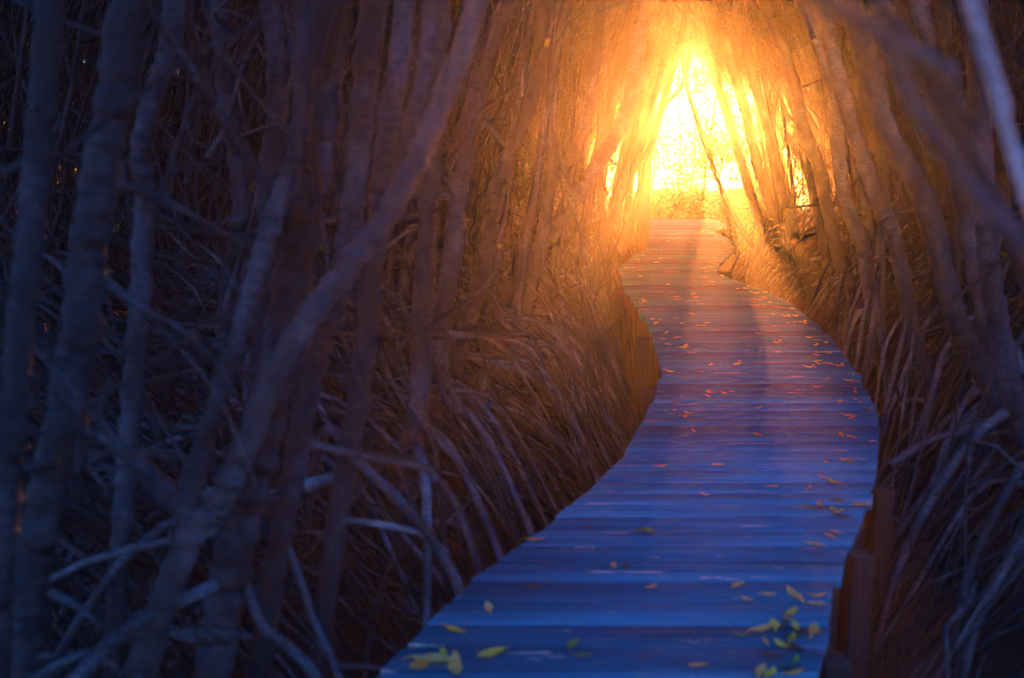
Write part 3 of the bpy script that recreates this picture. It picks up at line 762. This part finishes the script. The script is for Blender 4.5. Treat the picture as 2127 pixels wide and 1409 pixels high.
# low shrubs behind the cross walk, made thick to keep sun off the deck
for k, (u, lab) in enumerate([(1365, 'low leafy shrub behind the cross walk, next to the tall post'), (1405, 'low leafy shrub behind the cross walk, second from the tall post'),
                              (1445, 'low leafy shrub behind the middle of the cross walk'), (1485, 'low leafy shrub behind the cross walk, second from its right end'),
                              (1530, 'low leafy shrub behind the right end of the cross walk'),
                              (1580, 'low leafy shrub just right of the cross walk'), (1320, 'low leafy shrub hidden by the tall post and the slim trunks')]):
    p = P(u, 465, DECK_END + 1.9 + 0.2 * (k % 2)); sx, sy = p[0], p[1]
    root = empty('leafy_shrub', (sx, sy, GROUND)); tag(root, lab, 'shrub', 'low shrubs behind the cross walk')
    top = rng.uniform(0.32, 0.5)
    for q in range(5):
        e = np.array((sx + rng.normal(0, 0.2), sy + rng.normal(0, 0.2), top * rng.uniform(0.6, 1)))
        part(root, 'stem', catmull([(sx, sy, GROUND), ((sx + e[0]) / 2, (sy + e[1]) / 2, -0.1), e], 8), np.linspace(0.012, 0.005, 8), M_BARK, 5)
    n = 1500
    C = np.stack([rng.normal(sx, 0.22, n), rng.normal(sy, 0.25, n), GROUND + (top - GROUND) * rng.random(n) ** 0.7], -1)
    V, Q = leaf_cloud(C, 0.10); link('crown', mesh_np('crown', V - np.array(root.location), Q, False), M_FOLIAGE, root)
reseed('living leaves')
# scattered living leaves in the thickets
def scatter_leaves(side, N):
    y = rng.uniform(5, 20, N); yc = np.clip(y, 1.5, DECK_END); e = xl(yc) if side > 0 else xr(yc)
    c = np.stack([e - side * rng.uniform(0.1, 3.5, N), y, rng.uniform(-0.6, 3.6, N)], -1)
    c = c[~np.array([bool(blocked(q[None])) for q in c])]
    return leaf_cloud(c, 0.08)
tag(link('foliage', mesh_np('foliage', *scatter_leaves(1, 420), False), M_FOLIAGE), 'scattered green leaves among the left roots', kind='stuff')
tag(link('foliage', mesh_np('foliage', *scatter_leaves(-1, 420), False), M_FOLIAGE), 'scattered green leaves among the right roots', kind='stuff')

# ------------------------------------------------------------------ fallen leaves on the deck
def leaf_mesh(k):
    r = random.Random(100 + k)
    n = 6; w = r.uniform(0.34, 0.5); curl = r.uniform(0.1, 0.55); fold = r.uniform(0.05, 0.35); bend = r.uniform(-0.25, 0.25)
    V = []; Fq = []
    for i in range(n + 1):
        t = i / n; hw = w * 0.5 * math.sin(PI * min(1, 0.06 + t * 0.92)) ** 0.8 * (1 - 0.15 * t)
        x = t - 0.5; z = curl * (x * x) * 1.3 + 0.02; yb = bend * x * x
        V += [(x, yb - hw, z + fold * hw), (x, yb, z), (x, yb + hw * r.uniform(0.85, 1.1), z + fold * hw * r.uniform(0.4, 1.5))]
    for i in range(n):
        a = i * 3; Fq += [(a, a + 3, a + 4, a + 1), (a + 1, a + 4, a + 5, a + 2)]
    V += [(-0.72, 0.02, 0.05), (-0.72, -0.02, 0.05)]
    Fq.append((len(V) - 2, len(V) - 1, 0, 2))
    V = np.array(V); V[:, 2] -= V[:, 2].min()
    return V, Fq
SHAPES = [leaf_mesh(k) for k in range(7)]
LEAFMESH = {}
for col in M_LEAF:
    for k, (V, Fq) in enumerate(SHAPES):
        me = mesh_np('fallen_leaf', V, Fq); me.materials.append(M_LEAF[col]); LEAFMESH[col, k] = me
LG_NAME = 'fallen leaves on the boardwalk'
n_leaves = 0
def fallen(x, y, size, col, label, flat=0.0, group=LG_NAME):
    global n_leaves
    o = bpy.data.objects.new('fallen_leaf', LEAFMESH[col, random.randrange(7)]); COL.objects.link(o)
    o.location = (x, y, 0.005); o.scale = (size, size, size * random.uniform(0.6, 1.2))
    o.rotation_euler = (random.uniform(-0.12, 0.12), random.uniform(-0.1, 0.1), random.uniform(0, 2 * PI))
    tag(o, label, 'leaf', group); n_leaves += 1
KEY = [(1112, 1125, .13, 'tan', 'large tan leaf lying alone near the left plank ends'), (1015, 1265, .10, 'tan', 'small tan leaf by the left plank ends, above the yellow one'),
       (945, 1312, .12, 'yellow', 'yellow leaf near the left edge, just above the tan heap'), (1018, 1362, .09, 'yellow', 'small yellow leaf right of the tan heap at the bottom'),
       (905, 1378, .15, 'tan', 'widest tan leaf of the heap at the lower left corner of the deck'), (945, 1388, .13, 'tan', 'tan leaf on the right of the lower left heap'),
       (870, 1385, .12, 'tan', 'tan leaf on the left of the lower left heap'), (920, 1362, .08, 'yellow', 'yellow leaf topping the lower left heap'),
       (1488, 968, .10, 'yellow', 'pale yellow leaf lying alone in the middle of the deck'), (1472, 825, .08, 'tan', 'tan leaf alone above the middle pale yellow leaf'),
       (1575, 850, .09, 'tan', 'upright curled tan leaf at mid deck'), (1424, 868, .09, 'yellow', 'yellow leaf near the left edge at the narrow bend'),
       (1405, 838, .08, 'green', 'green leaf near the left edge at the narrow bend'), (1530, 1220, .11, 'tan', 'round tan leaf in the middle of the near planks'),
       (1552, 1248, .07, 'tan', 'small tan leaf just below the round tan one'), (1640, 1278, .13, 'yellow', 'yellow green leaf above the right hand leaf heap'),
       (1650, 1238, .16, 'tan', 'long tan leaf near the right edge above the heap'), (1695, 1240, .10, 'tan', 'short tan leaf next to the long tan one at the right edge'),
       (1582, 1310, .13, 'tan', 'slanting tan leaf left of the right hand heap'), (1625, 1303, .10, 'brown', 'reddish brown leaf in the right hand heap'),
       (1652, 1305, .10, 'yellow', 'yellow leaf in the right hand heap'), (1690, 1315, .16, 'tan', 'largest tan leaf of the right hand heap'),
       (1645, 1330, .11, 'yellow', 'yellow leaf low in the right hand heap'), (1625, 1345, .09, 'yellow', 'yellow leaf at the lower left of the right hand heap'),
       (1650, 1348, .12, 'brown', 'brown leaf under the right hand heap'), (1605, 1366, .10, 'brown', 'dark curled leaf below the right hand heap'),
       (1446, 1386, .08, 'tan', 'small tan leaf at the bottom of the deck, middle'), (1580, 1400, .12, 'tan', 'tan leaf cut by the bottom of the photo'),
       (1640, 1392, .11, 'brown', 'reddish leaf at the bottom right of the deck'), (1785, 1052, .12, 'tan', 'tan leaf hanging over the right edge at the bend'),
       (1745, 1043, .10, 'green', 'green leaf beside the tan one at the right bend'), (1680, 1055, .10, 'green', 'bright green leaf well inside the right bend'),
       (1690, 1133, .11, 'yellow', 'round olive yellow leaf below the right bend'), (1722, 1116, .09, 'tan', 'small tan leaf right of the round olive one'),
       (1465, 1030, .08, 'tan', 'small tan leaf below the lone pale yellow leaf'), (1606, 1013, .08, 'tan', 'small pinkish tan leaf right of the deck middle'),
       (1330, 1105, .09, 'green', 'green leaf left of the middle on the blue planks'), (1352, 1108, .10, 'green', 'second green leaf touching the one left of the middle'),
       (1700, 752, .10, 'yellow', 'yellow leaf starting the chain on the right edge'), (1722, 757, .10, 'yellow', 'yellow leaf in the middle of the chain on the right edge'),
       (1745, 762, .10, 'tan', 'tan leaf ending the chain on the right edge'), (1745, 836, .09, 'yellow', 'ochre leaf at the right edge before the bend'),
       (1535, 752, .08, 'tan', 'round tan leaf on the purple planks'), (1476, 760, .08, 'tan', 'tan leaf left of the round tan one on the purple planks'),
       (1575, 695, .09, 'yellow', 'bright yellow leaf on the purple planks'), (1468, 672, .08, 'yellow', 'bright yellow leaf left of the middle on the pink planks'),
       (1449, 678, .08, 'yellow', 'yellow leaf next to the bright one on the pink planks'), (1437, 545, .13, 'brown', 'dark leaf on the golden planks'),
       (1440, 612, .13, 'yellow', 'long yellow leaf on the red planks')]
reseed('fallen leaves')
for u, v, s, c, lab in KEY:
    p = G(u, v); fallen(p[0], p[1], s * (1.0 if u < 1030 and v > 1355 else 0.68), 'ochre' if c == 'yellow' and v > 860 else c, lab)
ZONES = [((3.0, 4.6), 'on the nearest blue planks', 26), ((4.6, 7.0), 'on the blue planks at the bend', 38), ((7.0, 10.5), 'on the purple planks past the bend', 64), ((10.5, 18.5), 'on the far orange planks', 108)]
for (ya, yb), where, N in ZONES:
    for k in range(N):
        y = random.uniform(ya, yb); l, r = xl(y), xr(y); t = random.random()
        far = ya > 6
        if t < (0.5 if far else 0.62): f = 1 - abs(random.gauss(0, 0.10)) - 0.03; edge = 'right'
        elif t < 0.75 and far: f = abs(random.gauss(0, 0.10)) + 0.03; edge = 'left'
        else: f = random.uniform(0.08, 0.92); edge = ''
        f = min(max(f, 0.02), 0.98)
        edge = 'along the right edge' if f > 0.78 else 'along the left edge' if f < 0.22 else 'in the middle'
        col = random.choices(('yellow' if far else 'ochre', 'tan', 'green', 'brown'), (8, 0.8, 2.2, 1.5) if far else (3, 4, 2, 4))[0]
        fallen(l + (r - l) * f, y, random.uniform(0.04, 0.085), col, 'small %s fallen leaf %s %s' % (col, where, edge))

# ------------------------------------------------------------------ haze added to scatter the sun into an orange flare veil
hm = bpy.data.materials.new('haze'); hm.use_nodes = True
hn = hm.node_tree
hn.nodes.remove(hn.nodes['Principled BSDF'])
pv = hn.nodes.new('ShaderNodeVolumePrincipled')
pv.inputs['Color'].default_value = (0.95, 0.95, 0.95, 1)
pv.inputs['Density'].default_value = HAZE_DENSITY
pv.inputs['Anisotropy'].default_value = HAZE_G
hn.links.new(pv.outputs[0], hn.nodes['Material Output'].inputs['Volume'])
V = [(x, y, z) for x in (-45, 47) for y in (-15, 50.5) for z in (GROUND - 1.5, 8.5)]
hb = bpy.data.meshes.new('haze'); hb.from_pydata(V, [], [(0, 1, 3, 2), (4, 6, 7, 5), (0, 4, 5, 1), (2, 3, 7, 6), (0, 2, 6, 4), (1, 5, 7, 3)]); hb.update()
hb.materials.append(hm)
tag(link('haze', hb), 'thin haze added to give the orange flare veil around the sun', kind='stuff')
